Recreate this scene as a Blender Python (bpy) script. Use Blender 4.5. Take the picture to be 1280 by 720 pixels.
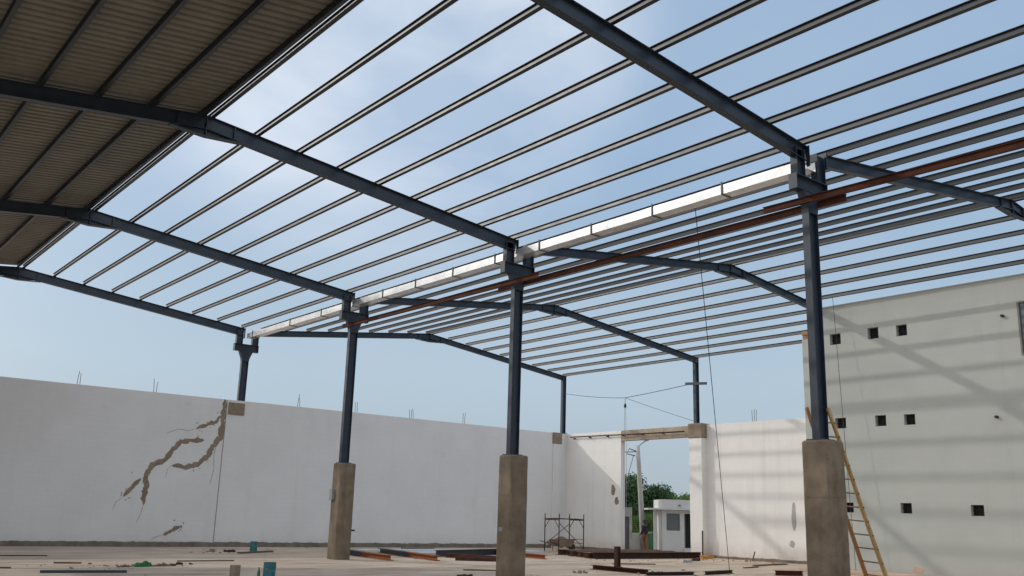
import bpy, bmesh, math, random
from mathutils import Vector, Matrix, Euler, noise
random.seed(11)
R = math.radians
S = bpy.context.scene
for o in list(bpy.data.objects): bpy.data.objects.remove(o)
COL = S.collection

# ------------------------------------------------------------------ camera
F_PX, YAW, PITCH, ROLL = 1166.1, -0.6721, 0.2385, 0.0302
CAM = Vector((-16.931, -11.004, 1.7195))
fw = Vector((math.sin(-YAW), math.cos(-YAW), 0)); rt = Vector((fw.y, -fw.x, 0)); up = Vector((0, 0, 1))
f2 = fw*math.cos(PITCH) + up*math.sin(PITCH); u2 = -fw*math.sin(PITCH) + up*math.cos(PITCH)
r3 = rt*math.cos(ROLL) + u2*math.sin(ROLL); u3 = -rt*math.sin(ROLL) + u2*math.cos(ROLL)
cd = bpy.data.cameras.new('camera'); cam = bpy.data.objects.new('camera', cd); COL.objects.link(cam)
cam.matrix_world = Matrix(((r3.x, u3.x, -f2.x, CAM.x), (r3.y, u3.y, -f2.y, CAM.y), (r3.z, u3.z, -f2.z, CAM.z), (0, 0, 0, 1)))
cd.lens = F_PX*36/1280; cd.sensor_width = 36; cd.clip_start = .1; cd.clip_end = 3000
S.camera = cam

# ------------------------------------------------------------------ light
SUN_D = Vector((1, -1.35, -.945)).normalized()
SUN_EL = math.asin(-SUN_D.z); SUN_AZ = math.atan2(-SUN_D.x, -SUN_D.y)     # azimuth from +Y towards +X
W = bpy.data.worlds.new('World'); S.world = W; W.use_nodes = True
wn = W.node_tree.nodes; wl = W.node_tree.links; wn.clear()
wo = wn.new('ShaderNodeOutputWorld'); bg = wn.new('ShaderNodeBackground'); wl.new(bg.outputs[0], wo.inputs[0])
bg.inputs[1].default_value = .15
sky = wn.new('ShaderNodeTexSky'); sky.sky_type = 'NISHITA'; sky.sun_disc = False
sky.sun_elevation = SUN_EL; sky.sun_rotation = SUN_AZ; sky.air_density = 1.0; sky.dust_density = 2.6; sky.ozone_density = 1.6; sky.altitude = 0
tc = wn.new('ShaderNodeTexCoord')
mp = wn.new('ShaderNodeMapping'); mp.inputs['Scale'].default_value = (1.1, 1.6, 2.6); mp.inputs['Rotation'].default_value = (.2, .1, .6)
wl.new(tc.outputs['Generated'], mp.inputs[0])
nz = wn.new('ShaderNodeTexNoise'); nz.inputs['Scale'].default_value = 2.2; nz.inputs['Detail'].default_value = 5; nz.inputs['Roughness'].default_value = .52
nz.inputs['Distortion'].default_value = .25
wl.new(mp.outputs[0], nz.inputs['Vector'])
cr = wn.new('ShaderNodeValToRGB'); cr.color_ramp.elements[0].position = .34; cr.color_ramp.elements[1].position = .66
wl.new(nz.outputs['Fac'], cr.inputs[0])
dt = wn.new('ShaderNodeVectorMath'); dt.operation = 'DOT_PRODUCT'
cdir = (f2*1166 + r3*(470-640) + u3*(360-10)).normalized(); dt.inputs[1].default_value = cdir
nm = wn.new('ShaderNodeVectorMath'); nm.operation = 'NORMALIZE'; wl.new(tc.outputs['Generated'], nm.inputs[0]); wl.new(nm.outputs[0], dt.inputs[0])
mr = wn.new('ShaderNodeMapRange'); mr.interpolation_type = 'SMOOTHSTEP'
mr.inputs[1].default_value = .948; mr.inputs[2].default_value = .999; mr.inputs[3].default_value = .10; mr.inputs[4].default_value = 1.0
wl.new(dt.outputs['Value'], mr.inputs[0])
ml = wn.new('ShaderNodeMath'); ml.operation = 'MULTIPLY'; cm = wn.new('ShaderNodeMapRange'); wl.new(cr.outputs[0], cm.inputs[0]); cm.inputs[3].default_value = .25
wl.new(cm.outputs[0], ml.inputs[0]); wl.new(mr.outputs[0], ml.inputs[1])
mx = wn.new('ShaderNodeMix'); mx.data_type = 'RGBA'; wl.new(ml.outputs[0], mx.inputs[0])
# thin hot-season haze veiling the blue: pale near the horizon, bluer higher up, brighter round the veiled sun
sx = wn.new('ShaderNodeSeparateXYZ'); wl.new(nm.outputs[0], sx.inputs[0])
hz = wn.new('ShaderNodeValToRGB'); wl.new(sx.outputs[2], hz.inputs[0]); he = hz.color_ramp.elements
for _ in range(2): he.new(.5)
for el, (p, c) in zip(he, ((0, (.43, .51, .57)), (.14, (.455, .585, .70)), (.36, (.325, .485, .70)), (1, (.36, .49, .67)))): el.position = p; el.color = (*c, 1)
hm_ = wn.new('ShaderNodeVectorMath'); hm_.operation = 'SCALE'; hm_.inputs['Scale'].default_value = 10.2; wl.new(hz.outputs[0], hm_.inputs[0])
h1 = wn.new('ShaderNodeMix'); h1.data_type = 'RGBA'; h1.inputs[0].default_value = .86; wl.new(sky.outputs[0], h1.inputs[6]); wl.new(hm_.outputs[0], h1.inputs[7])
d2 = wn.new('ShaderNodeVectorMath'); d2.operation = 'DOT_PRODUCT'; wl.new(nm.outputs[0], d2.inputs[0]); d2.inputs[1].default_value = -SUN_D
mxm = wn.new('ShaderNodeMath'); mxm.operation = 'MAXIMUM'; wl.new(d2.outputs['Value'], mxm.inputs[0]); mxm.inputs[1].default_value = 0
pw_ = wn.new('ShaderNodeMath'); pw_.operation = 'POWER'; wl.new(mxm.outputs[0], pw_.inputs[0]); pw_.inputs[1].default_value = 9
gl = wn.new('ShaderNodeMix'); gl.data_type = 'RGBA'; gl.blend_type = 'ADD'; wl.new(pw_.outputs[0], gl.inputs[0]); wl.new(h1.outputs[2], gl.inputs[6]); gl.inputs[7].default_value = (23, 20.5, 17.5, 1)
# warm white glow added to the unseen sky behind the camera, as fill light
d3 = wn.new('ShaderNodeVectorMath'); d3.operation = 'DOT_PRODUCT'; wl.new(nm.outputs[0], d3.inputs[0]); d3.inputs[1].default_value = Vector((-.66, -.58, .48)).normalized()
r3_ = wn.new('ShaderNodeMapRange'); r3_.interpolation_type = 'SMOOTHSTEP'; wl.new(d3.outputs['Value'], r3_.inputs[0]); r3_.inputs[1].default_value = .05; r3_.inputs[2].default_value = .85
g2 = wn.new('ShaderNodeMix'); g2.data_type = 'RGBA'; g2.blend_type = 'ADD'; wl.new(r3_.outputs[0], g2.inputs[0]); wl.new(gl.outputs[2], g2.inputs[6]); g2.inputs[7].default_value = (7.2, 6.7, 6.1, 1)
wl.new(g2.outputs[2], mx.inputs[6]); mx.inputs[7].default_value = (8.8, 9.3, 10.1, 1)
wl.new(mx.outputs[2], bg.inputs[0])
sl = bpy.data.lights.new('sun', 'SUN'); sl.energy = 2.0; sl.angle = R(1.1); sl.color = (1, .965, .91)
so = bpy.data.objects.new('sun', sl); COL.objects.link(so); so.rotation_euler = SUN_D.to_track_quat('-Z', 'Y').to_euler(); so.location = (-30, 40, 40)
S.view_settings.view_transform = 'Standard'; S.view_settings.look = 'None'; S.view_settings.gamma = 1
S.view_settings.exposure = -.6

# ------------------------------------------------------------------ materials
def newmat(name):
    m = bpy.data.materials.new(name); m.use_nodes = True
    nt = m.node_tree; b = nt.nodes['Principled BSDF']
    return m, nt.nodes, nt.links, b
def pos_noise(N, L, scale, detail=4, rough=.55, stretch=None):
    g = N.new('ShaderNodeNewGeometry'); n = N.new('ShaderNodeTexNoise')
    n.inputs['Scale'].default_value = scale; n.inputs['Detail'].default_value = detail; n.inputs['Roughness'].default_value = rough
    if stretch:
        mp = N.new('ShaderNodeMapping'); mp.inputs['Scale'].default_value = stretch
        L.new(g.outputs['Position'], mp.inputs[0]); L.new(mp.outputs[0], n.inputs['Vector'])
    else: L.new(g.outputs['Position'], n.inputs['Vector'])
    return n.outputs['Fac']
def ramp(N, L, src, stops):
    r = N.new('ShaderNodeValToRGB'); e = r.color_ramp.elements
    while len(e) < len(stops): e.new(.5)
    for el, (p, c) in zip(e, stops): el.position = p; el.color = (*c, 1) if len(c) == 3 else c
    L.new(src, r.inputs[0]); return r.outputs[0]
def mixc(N, L, fac, a, b, mode='MIX'):
    m = N.new('ShaderNodeMix'); m.data_type = 'RGBA'; m.blend_type = mode
    for s, v in ((0, fac), (6, a), (7, b)):
        if hasattr(v, 'links'): L.new(v, m.inputs[s])
        elif isinstance(v, (int, float)): m.inputs[s].default_value = v
        else: m.inputs[s].default_value = (*v, 1)
    return m.outputs[2]
def bump(N, L, b, src, strength=.3, dist=.01):
    bp = N.new('ShaderNodeBump'); bp.inputs['Strength'].default_value = strength; bp.inputs['Distance'].default_value = dist
    L.new(src, bp.inputs['Height']); L.new(bp.outputs[0], b.inputs['Normal'])
def simple(name, c1, c2, scale=6, rough=.7, metal=0, bs=0, detail=4, stretch=None, spec=None):
    m, N, L, b = newmat(name)
    n = pos_noise(N, L, scale, detail, .6, stretch)
    L.new(ramp(N, L, n, [(.3, c1), (.7, c2)]), b.inputs['Base Color'])
    b.inputs['Roughness'].default_value = rough; b.inputs['Metallic'].default_value = metal
    if spec is not None: b.inputs['Specular IOR Level'].default_value = spec
    if bs: bump(N, L, b, n, bs)
    return m
def steel(name, base, hi, rust, rough, amount=.62, spec=.5):
    m, N, L, b = newmat(name)
    n = pos_noise(N, L, 3.1, 5); n2 = pos_noise(N, L, 1.3, 6, .7)
    c = ramp(N, L, n, [(.3, base), (.7, hi)])
    f = ramp(N, L, n2, [(amount, (0, 0, 0)), (amount+.12, (.8, .8, .8))])
    L.new(mixc(N, L, f, c, rust), b.inputs['Base Color'])
    rr = N.new('ShaderNodeMapRange'); L.new(n, rr.inputs[0]); rr.inputs[3].default_value = rough-.08; rr.inputs[4].default_value = rough+.12
    L.new(rr.outputs[0], b.inputs['Roughness']); b.inputs['Specular IOR Level'].default_value = spec
    return m
def plaster(name, col, axis, dirt=(.42, .27, .19), dirt_h=.8, dirt_a=.55, course=.035, stain=(.42, .40, .36), seed=0, streak=.28):
    """painted block wall; axis = horizontal axis of the wall (0 = x, 1 = y)"""
    m, N, L, b = newmat(name)
    g = N.new('ShaderNodeNewGeometry'); sp = N.new('ShaderNodeSeparateXYZ'); L.new(g.outputs['Position'], sp.inputs[0])
    cb = N.new('ShaderNodeCombineXYZ'); L.new(sp.outputs[axis], cb.inputs[0]); L.new(sp.outputs[2], cb.inputs[1]); cb.inputs[2].default_value = seed
    br = N.new('ShaderNodeTexBrick'); br.inputs['Scale'].default_value = 1; br.inputs['Brick Width'].default_value = .42; br.inputs['Row Height'].default_value = .215
    br.inputs['Mortar Size'].default_value = .012; br.inputs['Mortar Smooth'].default_value = 1; br.inputs['Color1'].default_value = (1, 1, 1, 1); br.inputs['Color2'].default_value = (.985, .985, .985, 1)
    k = 1-course; br.inputs['Mortar'].default_value = (k, k, k, 1); L.new(cb.outputs[0], br.inputs['Vector'])
    n1 = pos_noise(N, L, .55, 6, .6); n2 = pos_noise(N, L, 5, 5, .7)
    c = ramp(N, L, n1, [(.3, tuple(x*.93 for x in col)), (.65, col)])
    c = mixc(N, L, 1.0, c, br.outputs['Color'], 'MULTIPLY')
    # vertical run-off streaks
    ns = pos_noise(N, L, 1.0, 4, .6, (2.2, 2.2, .13))
    fs = ramp(N, L, ns, [(.54, (0, 0, 0)), (.8, (streak, streak, streak))]); c = mixc(N, L, fs, c, stain)
    # blotchy handling marks
    nb = pos_noise(N, L, .9, 7, .72); fb = ramp(N, L, nb, [(.62, (0, 0, 0)), (.75, (.22, .22, .22))]); c = mixc(N, L, fb, c, stain)
    # splash dirt along the foot of the wall
    mr = N.new('ShaderNodeMapRange'); L.new(sp.outputs[2], mr.inputs[0]); mr.inputs[1].default_value = 0; mr.inputs[2].default_value = dirt_h; mr.inputs[3].default_value = 1; mr.inputs[4].default_value = 0
    pw = N.new('ShaderNodeMath'); pw.operation = 'POWER'; L.new(mr.outputs[0], pw.inputs[0]); pw.inputs[1].default_value = 1.7
    nd = pos_noise(N, L, 2.3, 5, .7); m2 = N.new('ShaderNodeMath'); m2.operation = 'MULTIPLY'; L.new(pw.outputs[0], m2.inputs[0])
    rd = ramp(N, L, nd, [(.3, (.25, .25, .25)), (.62, (1, 1, 1))]); L.new(rd, m2.inputs[1])
    m3 = N.new('ShaderNodeMath'); m3.operation = 'MULTIPLY'; L.new(m2.outputs[0], m3.inputs[0]); m3.inputs[1].default_value = dirt_a
    c = mixc(N, L, m3.outputs[0], c, dirt)
    L.new(c, b.inputs['Base Color']); b.inputs['Roughness'].default_value = .85; b.inputs['Specular IOR Level'].default_value = .25
    bump(N, L, b, n2, .22, .008); return m
def concrete(name, c1, c2, dark, sc=1.6):
    m, N, L, b = newmat(name)
    n = pos_noise(N, L, sc, 7, .66); v = pos_noise(N, L, 1, 4, .6, (4, 4, .8)); p = pos_noise(N, L, 26, 3, .6)
    c = ramp(N, L, n, [(.3, c1), (.68, c2)])
    f = ramp(N, L, v, [(.5, (0, 0, 0)), (.72, (.45, .45, .45))]); c = mixc(N, L, f, c, dark)
    f = ramp(N, L, p, [(.64, (0, 0, 0)), (.7, (.5, .5, .5))]); c = mixc(N, L, f, c, dark)
    L.new(c, b.inputs['Base Color']); b.inputs['Roughness'].default_value = .9; b.inputs['Specular IOR Level'].default_value = .2
    bump(N, L, b, p, .35, .01); return m
def floor_mat():
    m, N, L, b = newmat('floor_concrete')
    n = pos_noise(N, L, .5, 8, .65, (.5, 1.2, 1)); s = pos_noise(N, L, .9, 7, .72, (.35, 2.0, 1)); s2 = pos_noise(N, L, 2.2, 6, .7, (.3, 2.4, 1)); d = pos_noise(N, L, 2.6, 6, .72); fine = pos_noise(N, L, 30, 4, .7)
    c = ramp(N, L, n, [(.30, (.36, .27, .195)), (.48, (.50, .39, .29)), (.68, (.62, .50, .385))])
    f = ramp(N, L, s, [(.50, (0, 0, 0)), (.66, (.75, .75, .75))]); c = mixc(N, L, f, c, (.25, .18, .13))
    f = ramp(N, L, s2, [(.56, (0, 0, 0)), (.66, (.6, .6, .6))]); c = mixc(N, L, f, c, (.16, .125, .10))
    f = ramp(N, L, d, [(.58, (0, 0, 0)), (.68, (.5, .5, .5))]); c = mixc(N, L, f, c, (.29, .19, .135))
    f = ramp(N, L, fine, [(.55, (0, 0, 0)), (.75, (.35, .35, .35))]); c = mixc(N, L, f, c, (.2, .165, .14))
    L.new(c, b.inputs['Base Color']); b.inputs['Roughness'].default_value = .82; b.inputs['Specular IOR Level'].default_value = .3
    bump(N, L, b, d, .25, .02); return m
def leafmat(name, a, b_):
    m, N, L, b = newmat(name)
    n = pos_noise(N, L, 1.1, 3); i = N.new('ShaderNodeNewGeometry')
    c = ramp(N, L, n, [(.3, a), (.7, b_)])
    L.new(mixc(N, L, i.outputs['Random Per Island'], c, tuple(x*1.5 for x in b_)), b.inputs['Base Color'])
    b.inputs['Roughness'].default_value = .6; b.inputs['Specular IOR Level'].default_value = .25; return m
M = dict(
    steel=steel('steel_paint', (.014, .024, .040), (.022, .035, .055), (.04, .026, .022), .40, .68),
    purlin=steel('purlin_paint', (.010, .014, .021), (.018, .022, .029), (.04, .025, .02), .44, .66, spec=.55),
    galv=simple('galvanised', (.55, .56, .57), (.74, .75, .76), 2.2, .36, .65, 0, 4),
    rust=steel('rusty_steel', (.058, .020, .012), (.095, .032, .017), (.035, .016, .012), .8, .50, .2),
    rust_dark=steel('dark_rusty_steel', (.040, .022, .018), (.070, .036, .026), (.11, .045, .022), .75, .58, .25),
    dusty=steel('dusty_rusty_steel', (.15, .085, .06), (.24, .15, .11), (.08, .035, .022), .9, .55, .2),
    orange=steel('primer_orange', (.22, .075, .028), (.29, .105, .04), (.08, .035, .02), .68, .6, .3),
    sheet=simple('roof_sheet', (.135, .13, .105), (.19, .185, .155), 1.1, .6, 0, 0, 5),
    wall_x=plaster('white_plaster_far', (.71, .70, .69), 0, dirt=(.40, .34, .29), dirt_h=.9, dirt_a=.35, seed=1, streak=.13, course=.06),
    wall_y=plaster('white_plaster_gate', (.80, .775, .735), 1, dirt_a=.75, dirt_h=.9, course=.05, seed=2),
    wall_t=plaster('grey_plaster', (.41, .425, .395), 1, dirt=(.36, .29, .24), dirt_h=1.3, dirt_a=.35, stain=(.30, .31, .29), seed=3),
    mortar=concrete('raw_mortar', (.20, .155, .11), (.30, .24, .175), (.13, .10, .075), 3),
    skirt=concrete('mortar_skirting', (.13, .11, .085), (.21, .18, .145), (.08, .07, .06), 2.2),
    conc=concrete('pier_concrete', (.13, .10, .072), (.24, .19, .14), (.07, .053, .037), 1.7),
    lintel=concrete('lintel_concrete', (.34, .27, .20), (.45, .37, .29), (.22, .17, .125), 2),
    brick=simple('raw_brick', (.36, .19, .10), (.50, .29, .16), 5, .9, 0, .4),
    floor=floor_mat(),
    dirt=simple('laterite_dirt', (.36, .26, .19), (.50, .38, .29), .6, .95, 0, .3, 8),
    dark=simple('dark_void', (.01, .01, .01), (.02, .02, .02), 3, .9),
    black=simple('black_cable', (.012, .012, .014), (.02, .02, .022), 3, .6),
    wood=simple('ladder_wood', (.34, .22, .09), (.50, .34, .15), 4, .7, 0, .2, 5, (6, 6, .7)),
    woodred=simple('ladder_wood_red', (.26, .12, .045), (.36, .19, .075), 4, .7, 0, .2, 5, (6, 6, .7)),
    plank=simple('old_plank', (.10, .065, .045), (.19, .12, .08), 5, .85, 0, .3),
    leafd=leafmat('tree_leaf_dark', (.012, .030, .010), (.028, .062, .018)),
    leafl=leafmat('tree_leaf_light', (.035, .075, .020), (.075, .14, .035)),
    bark=simple('bark', (.07, .055, .04), (.13, .10, .075), 6, .9, 0, .5),
    gh=simple('guardhouse_paint', (.58, .575, .55), (.66, .655, .63), 2, .8, 0, .1),
    pole=simple('pole_concrete', (.34, .32, .29), (.46, .44, .40), 2.5, .85, 0, .2),
    glass=simple('window_glass', (.10, .12, .12), (.14, .16, .16), 1, .06, 0, 0, 2, None, .8),
    frame=simple('window_frame', (.12, .11, .10), (.17, .16, .15), 4, .5),
    green=simple('green_plastic', (.012, .085, .035), (.02, .12, .05), 4, .45),
    teal=simple('teal_paint_tin', (.012, .085, .11), (.02, .16, .19), 9, .45),
    tealdark=simple('tin_inside', (.005, .02, .03), (.01, .035, .05), 9, .5),
    skin=simple('skin', (.07, .038, .024), (.09, .05, .032), 8, .6),
    shirt=simple('dark_cloth', (.012, .014, .02), (.02, .023, .03), 12, .9),
    trouser=simple('brown_cloth', (.16, .085, .045), (.22, .12, .065), 12, .9),
    bluegrey=simple('blue_grey_sheet', (.46, .49, .51), (.58, .61, .63), 2, .45, .1),
    bluedark=simple('dark_blue_steel', (.020, .028, .038), (.035, .045, .055), 3, .5),
    yellow=simple('yellow_hose', (.45, .22, .03), (.55, .30, .05), 5, .6),
    grey=simple('grey_box', (.20, .21, .22), (.28, .29, .30), 5, .6),
    rope=simple('pale_rope', (.24, .23, .21), (.32, .31, .29), 20, .9),
    clothg=simple('green_cloth', (.01, .10, .04), (.02, .17, .06), 14, .9),
)

# ------------------------------------------------------------------ mesh helpers
class MB:
    def __init__(self): self.v = []; self.f = []
    def add(self, vs, fs):
        n = len(self.v); self.v += [Vector(p) for p in vs]; self.f += [tuple(i+n for i in f) for f in fs]; return self
    def box(self, x0, x1, y0, y1, z0, z1):
        return self.add([(x0, y0, z0), (x1, y0, z0), (x1, y1, z0), (x0, y1, z0), (x0, y0, z1), (x1, y0, z1), (x1, y1, z1), (x0, y1, z1)],
                        [(0, 3, 2, 1), (4, 5, 6, 7), (0, 1, 5, 4), (1, 2, 6, 5), (2, 3, 7, 6), (3, 0, 4, 7)])
    def obox(self, c, sx, sy, sz, rot):
        mt = Euler(rot).to_matrix(); c = Vector(c); q = MB().box(-sx/2, sx/2, -sy/2, sy/2, -sz/2, sz/2)
        return self.add([c + mt @ p for p in q.v], q.f)
    def prism(self, poly, p1, p2, upv=(0, 0, 1)):
        """extrude a 2-D outline (side, up) from p1 to p2"""
        p1 = Vector(p1); p2 = Vector(p2); d = (p2-p1).normalized(); u = Vector(upv); s = d.cross(u).normalized(); u = s.cross(d)
        n = len(poly); vs = [p1+s*a+u*b for a, b in poly] + [p2+s*a+u*b for a, b in poly]
        area = sum(poly[i][0]*poly[(i+1) % n][1]-poly[(i+1) % n][0]*poly[i][1] for i in range(n))
        fs = [(i, (i+1) % n, n+(i+1) % n, n+i) for i in range(n)]; a = tuple(range(n-1, -1, -1)); b = tuple(range(n, 2*n))
        if area > 0: fs = [tuple(reversed(f)) for f in fs]; a, b = tuple(reversed(a)), tuple(reversed(b))
        return self.add(vs, fs+[a, b])
    def tube(self, pts, r, n=8, r2=None):
        pts = [Vector(p) for p in pts]; rings = []
        for i, p in enumerate(pts):
            d = (pts[min(i+1, len(pts)-1)]-pts[max(i-1, 0)]).normalized()
            a = Vector((0, 0, 1)) if abs(d.z) < .9 else Vector((1, 0, 0)); s = d.cross(a).normalized(); u = s.cross(d)
            q = r if r2 is None else r+(r2-r)*i/(len(pts)-1)
            rings.append([p+(s*math.cos(t)+u*math.sin(t))*q for t in [2*math.pi*k/n for k in range(n)]])
        vs = [v for rg in rings for v in rg]; fs = []
        for i in range(len(pts)-1):
            for k in range(n): fs.append((i*n+k, i*n+(k+1) % n, (i+1)*n+(k+1) % n, (i+1)*n+k))
        fs += [tuple(range(n-1, -1, -1)), tuple(range(n*(len(pts)-1), n*len(pts)))]
        return self.add(vs, fs)
    def lathe(self, prof, c, n=24):
        c = Vector(c); vs = []; fs = []
        for r, z in prof:
            for k in range(n): t = 2*math.pi*k/n; vs.append(c+Vector((r*math.cos(t), r*math.sin(t), z)))
        for i in range(len(prof)-1):
            for k in range(n): fs.append((i*n+k, i*n+(k+1) % n, (i+1)*n+(k+1) % n, (i+1)*n+k))
        return self.add(vs, fs)
def wloc(o):
    p = Vector((0, 0, 0))
    while o: p += o.location; o = o.parent
    return p
def tag(o, label=None, cat=None, group=None, kind=None):
    if cat and not kind: kind = 'thing'
    for k, v in (('label', label), ('category', cat), ('group', group), ('kind', kind)):
        if v: o[k] = v
    return o
def obj(name, mb, mat, parent=None, loc=None, smooth=False, bevel=0):
    """one mesh object; mb is in world coordinates (or local ones when the parent sits at the origin)"""
    off = Vector(loc) if loc is not None else Vector((0, 0, 0))
    base = off + (wloc(parent) if parent else Vector((0, 0, 0)))
    me = bpy.data.meshes.new(name); me.from_pydata([tuple(v-base) for v in mb.v], [], mb.f); me.validate(); me.update()
    me.materials.append(M[mat] if isinstance(mat, str) else mat)
    if smooth:
        for p in me.polygons: p.use_smooth = True
    o = bpy.data.objects.new(name, me); COL.objects.link(o); o.parent = parent; o.location = off
    if bevel:
        b = o.modifiers.new('bevel', 'BEVEL'); b.width = bevel; b.segments = 2; b.limit_method = 'ANGLE'
    return o
def thing(name, label, cat, loc=(0, 0, 0), group=None):
    o = bpy.data.objects.new(name, None); COL.objects.link(o); o.location = loc; o.empty_display_size = .2
    return tag(o, label, cat, group)
def copy_tree(o, parent=None):
    c = o.copy(); COL.objects.link(c); c.parent = parent
    for ch in [x for x in bpy.data.objects if x.parent == o]: copy_tree(ch, c)
    return c
def ibeam(h, b, tw, tf):
    """I outline, top centre at (0, 0)"""
    return [(-b/2, 0), (b/2, 0), (b/2, -tf), (tw/2, -tf), (tw/2, -h+tf), (b/2, -h+tf), (b/2, -h), (-b/2, -h), (-b/2, -h+tf), (-tw/2, -h+tf), (-tw/2, -tf), (-b/2, -tf)]
def hbeam(h, b, tw, tf): return [(x, y+h/2) for x, y in ibeam(h, b, tw, tf)]
ORD = ['first', 'second', 'third', 'fourth', 'fifth', 'sixth', 'seventh', 'eighth', 'ninth', 'tenth']

# ------------------------------------------------------------------ key dimensions (metres, from the camera fit)
YA, YB, YC, YD = 0., 10., 19.8, 29.9
ZV, XRL, ZRL = 9.72, -9.76, 10.825           # valley height, left ridge
XRR, ZRR, XE, ZE = 10.05, 10.937, 19.745, 9.761   # right ridge, right eave
XL0, XR0 = -.12, .57                         # ends of the rafters at the valley
WL, WR, XT = 29.63, 19.815, 15.33            # inner faces: far wall, gate wall, tall wall
HW = 6.37
def zl(x): return ZV+(XL0-x)*(ZRL-ZV)/(XL0-XRL) if x > XRL else ZRL-(XRL-x)*.1146
def zr(x): return ZV+(x-XR0)*(ZRR-ZV)/(XRR-XR0) if x < XRR else ZRR-(x-XRR)*(ZRR-ZE)/(XE-XRR)

# ------------------------------------------------------------------ ground
def sheet(x0, x1, y0, y1, z, n=1):
    mb = MB(); mb.add([(x0, y0, z), (x1, y0, z), (x1, y1, z), (x0, y1, z)], [(0, 1, 2, 3)]); return mb
tag(obj('ground', sheet(-1500, 1500, -1500, 1500, -.01), 'dirt'), kind='structure')
tag(obj('floor', sheet(-40, WR+.2, -40, WL+.2, 0), 'floor'), kind='structure')

# ------------------------------------------------------------------ far wall (behind the columns, runs along x)
SX = -.68
wall = thing('perimeter_wall', 'long white plastered wall along the far left with brown mortar crack repairs', 'wall', (0, WL, 0))
obj('plaster_panel', MB().box(-45, SX-.02, WL+.025, WL+.32, 0, HW), 'wall_x', wall)
obj('plaster_panel', MB().box(SX+.012, WR+.3, WL, WL+.32, 0, HW), 'wall_x', wall)
obj('expansion_joint', MB().box(SX-.02, SX+.012, WL+.05, WL+.3, 0, HW-.01), 'mortar', wall)
sk = MB(); random.seed(4); x = -45
def skirting(a0, a1, at, hgt, seed):
    """rough mortar upstand with an uneven top edge; at(a, depth, z) gives the point"""
    vs, fs = [], []; n = int((a1-a0)/.09)
    for i in range(n+1):
        a = a0+(a1-a0)*i/n; h = hgt*(1+.22*noise.noise((a*1.7, seed, 0))+.16*noise.noise((a*6, seed, 4))+.9*max(0, noise.noise((a*1.1, seed, 9))-.48)); d = .035+.02*noise.noise((a*2, seed, 7))
        vs += [at(a, d+.012, -.005), at(a, d, h*.8), at(a, d*.35, h), at(a, -.03, h)]
    for i in range(n):
        for k in range(3): fs.append((i*4+k, i*4+4+k, i*4+5+k, i*4+1+k))
    fs += [(0, 1, 2, 3), (n*4+3, n*4+2, n*4+1, n*4)]
    return MB().add(vs, fs)
sk = skirting(-45, 19.6, lambda a, d, z: (a, WL-d, z), .20, 1)
obj('mortar_skirting', sk, 'skirt', wall)
def ribbon(pts, w0, y, seed):
    """rough raised mortar band along a crack, on the wall plane y"""
    random.seed(seed); P = []
    for (a, b), (c, d) in zip(pts[:-1], pts[1:]):
        n = max(2, int(math.hypot(c-a, d-b)/.07))
        for i in range(n): t = i/n; P.append((a+(c-a)*t, b+(d-b)*t))
    P.append(pts[-1]); n = len(P); L_, R_ = [], []
    for i, (a, b) in enumerate(P):
        dx = P[min(i+1, n-1)][0]-P[max(i-1, 0)][0]; dz = P[min(i+1, n-1)][1]-P[max(i-1, 0)][1]; l = math.hypot(dx, dz) or 1
        e = min(1, .35+min(i, n-1-i)*.22); w = w0*e
        wl_ = w*(.48+.34*noise.noise((a*4.1, b*4.1, seed))+.22*noise.noise((a*13, b*13, seed))+random.uniform(-.09, .09)); wr_ = w*(.48+.34*noise.noise((a*4.1, b*4.1, seed+9))+.22*noise.noise((a*13, b*13, seed+4))+random.uniform(-.09, .09))
        L_.append((a-dz/l*wl_, b+dx/l*wl_)); R_.append((a+dz/l*wr_, b-dx/l*wr_))
    mb = MB(); vs = []
    for (a, b), (c, d) in zip(L_, R_):
        vs += [(a, y+.004, b), (a*.8+c*.2, y-.012-.012*random.random(), b*.8+d*.2), (a*.2+c*.8, y-.012-.012*random.random(), b*.2+d*.8), (c, y+.004, d)]
    fs = []
    for i in range(n-1):
        for k in range(3): fs.append((i*4+k, i*4+k+1, i*4+4+k+1, i*4+4+k))
    mb.add(vs, fs); return mb
K = 10/9
CR = [([(-.82, 5.71), (-1.12, 5.35), (-1.51, 5.19), (-1.96, 4.98)], .17), ([(-.70, 6.13), (-.72, 5.4), (-.74, 4.7), (-1.14, 4.3), (-1.36, 3.83), (-1.66, 3.49), (-2.17, 3.31), (-2.82, 3.36)], .26),
      ([(-1.57, 4.49), (-2.1, 4.47), (-2.55, 4.37), (-2.89, 3.99), (-3.1, 3.6), (-3.64, 3.32), (-3.85, 3.0), (-3.82, 2.44), (-3.82, 1.71)], .24), ([(-4.07, 2.74), (-4.39, 2.36), (-4.67, 1.99)], .20), ([(-2.21, .83), (-2.87, .49)], .23)]
CR[1] = ([(-.80, 6.36), (-.80, 5.2), (-.82, 4.68)]+CR[1][0][3:], .25)
M['smear'] = concrete('mortar_smear', (.40, .36, .30), (.56, .52, .46), (.32, .28, .23), 4)
def thin(mb, y):
    for v in mb.v: v.y = y-.003 if v.y < y-.005 else y+.002
    return mb
for i, (p, w) in enumerate(CR): obj('mortar_patch', ribbon(p, w, WL+.025, i+3), 'mortar', wall)
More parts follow.
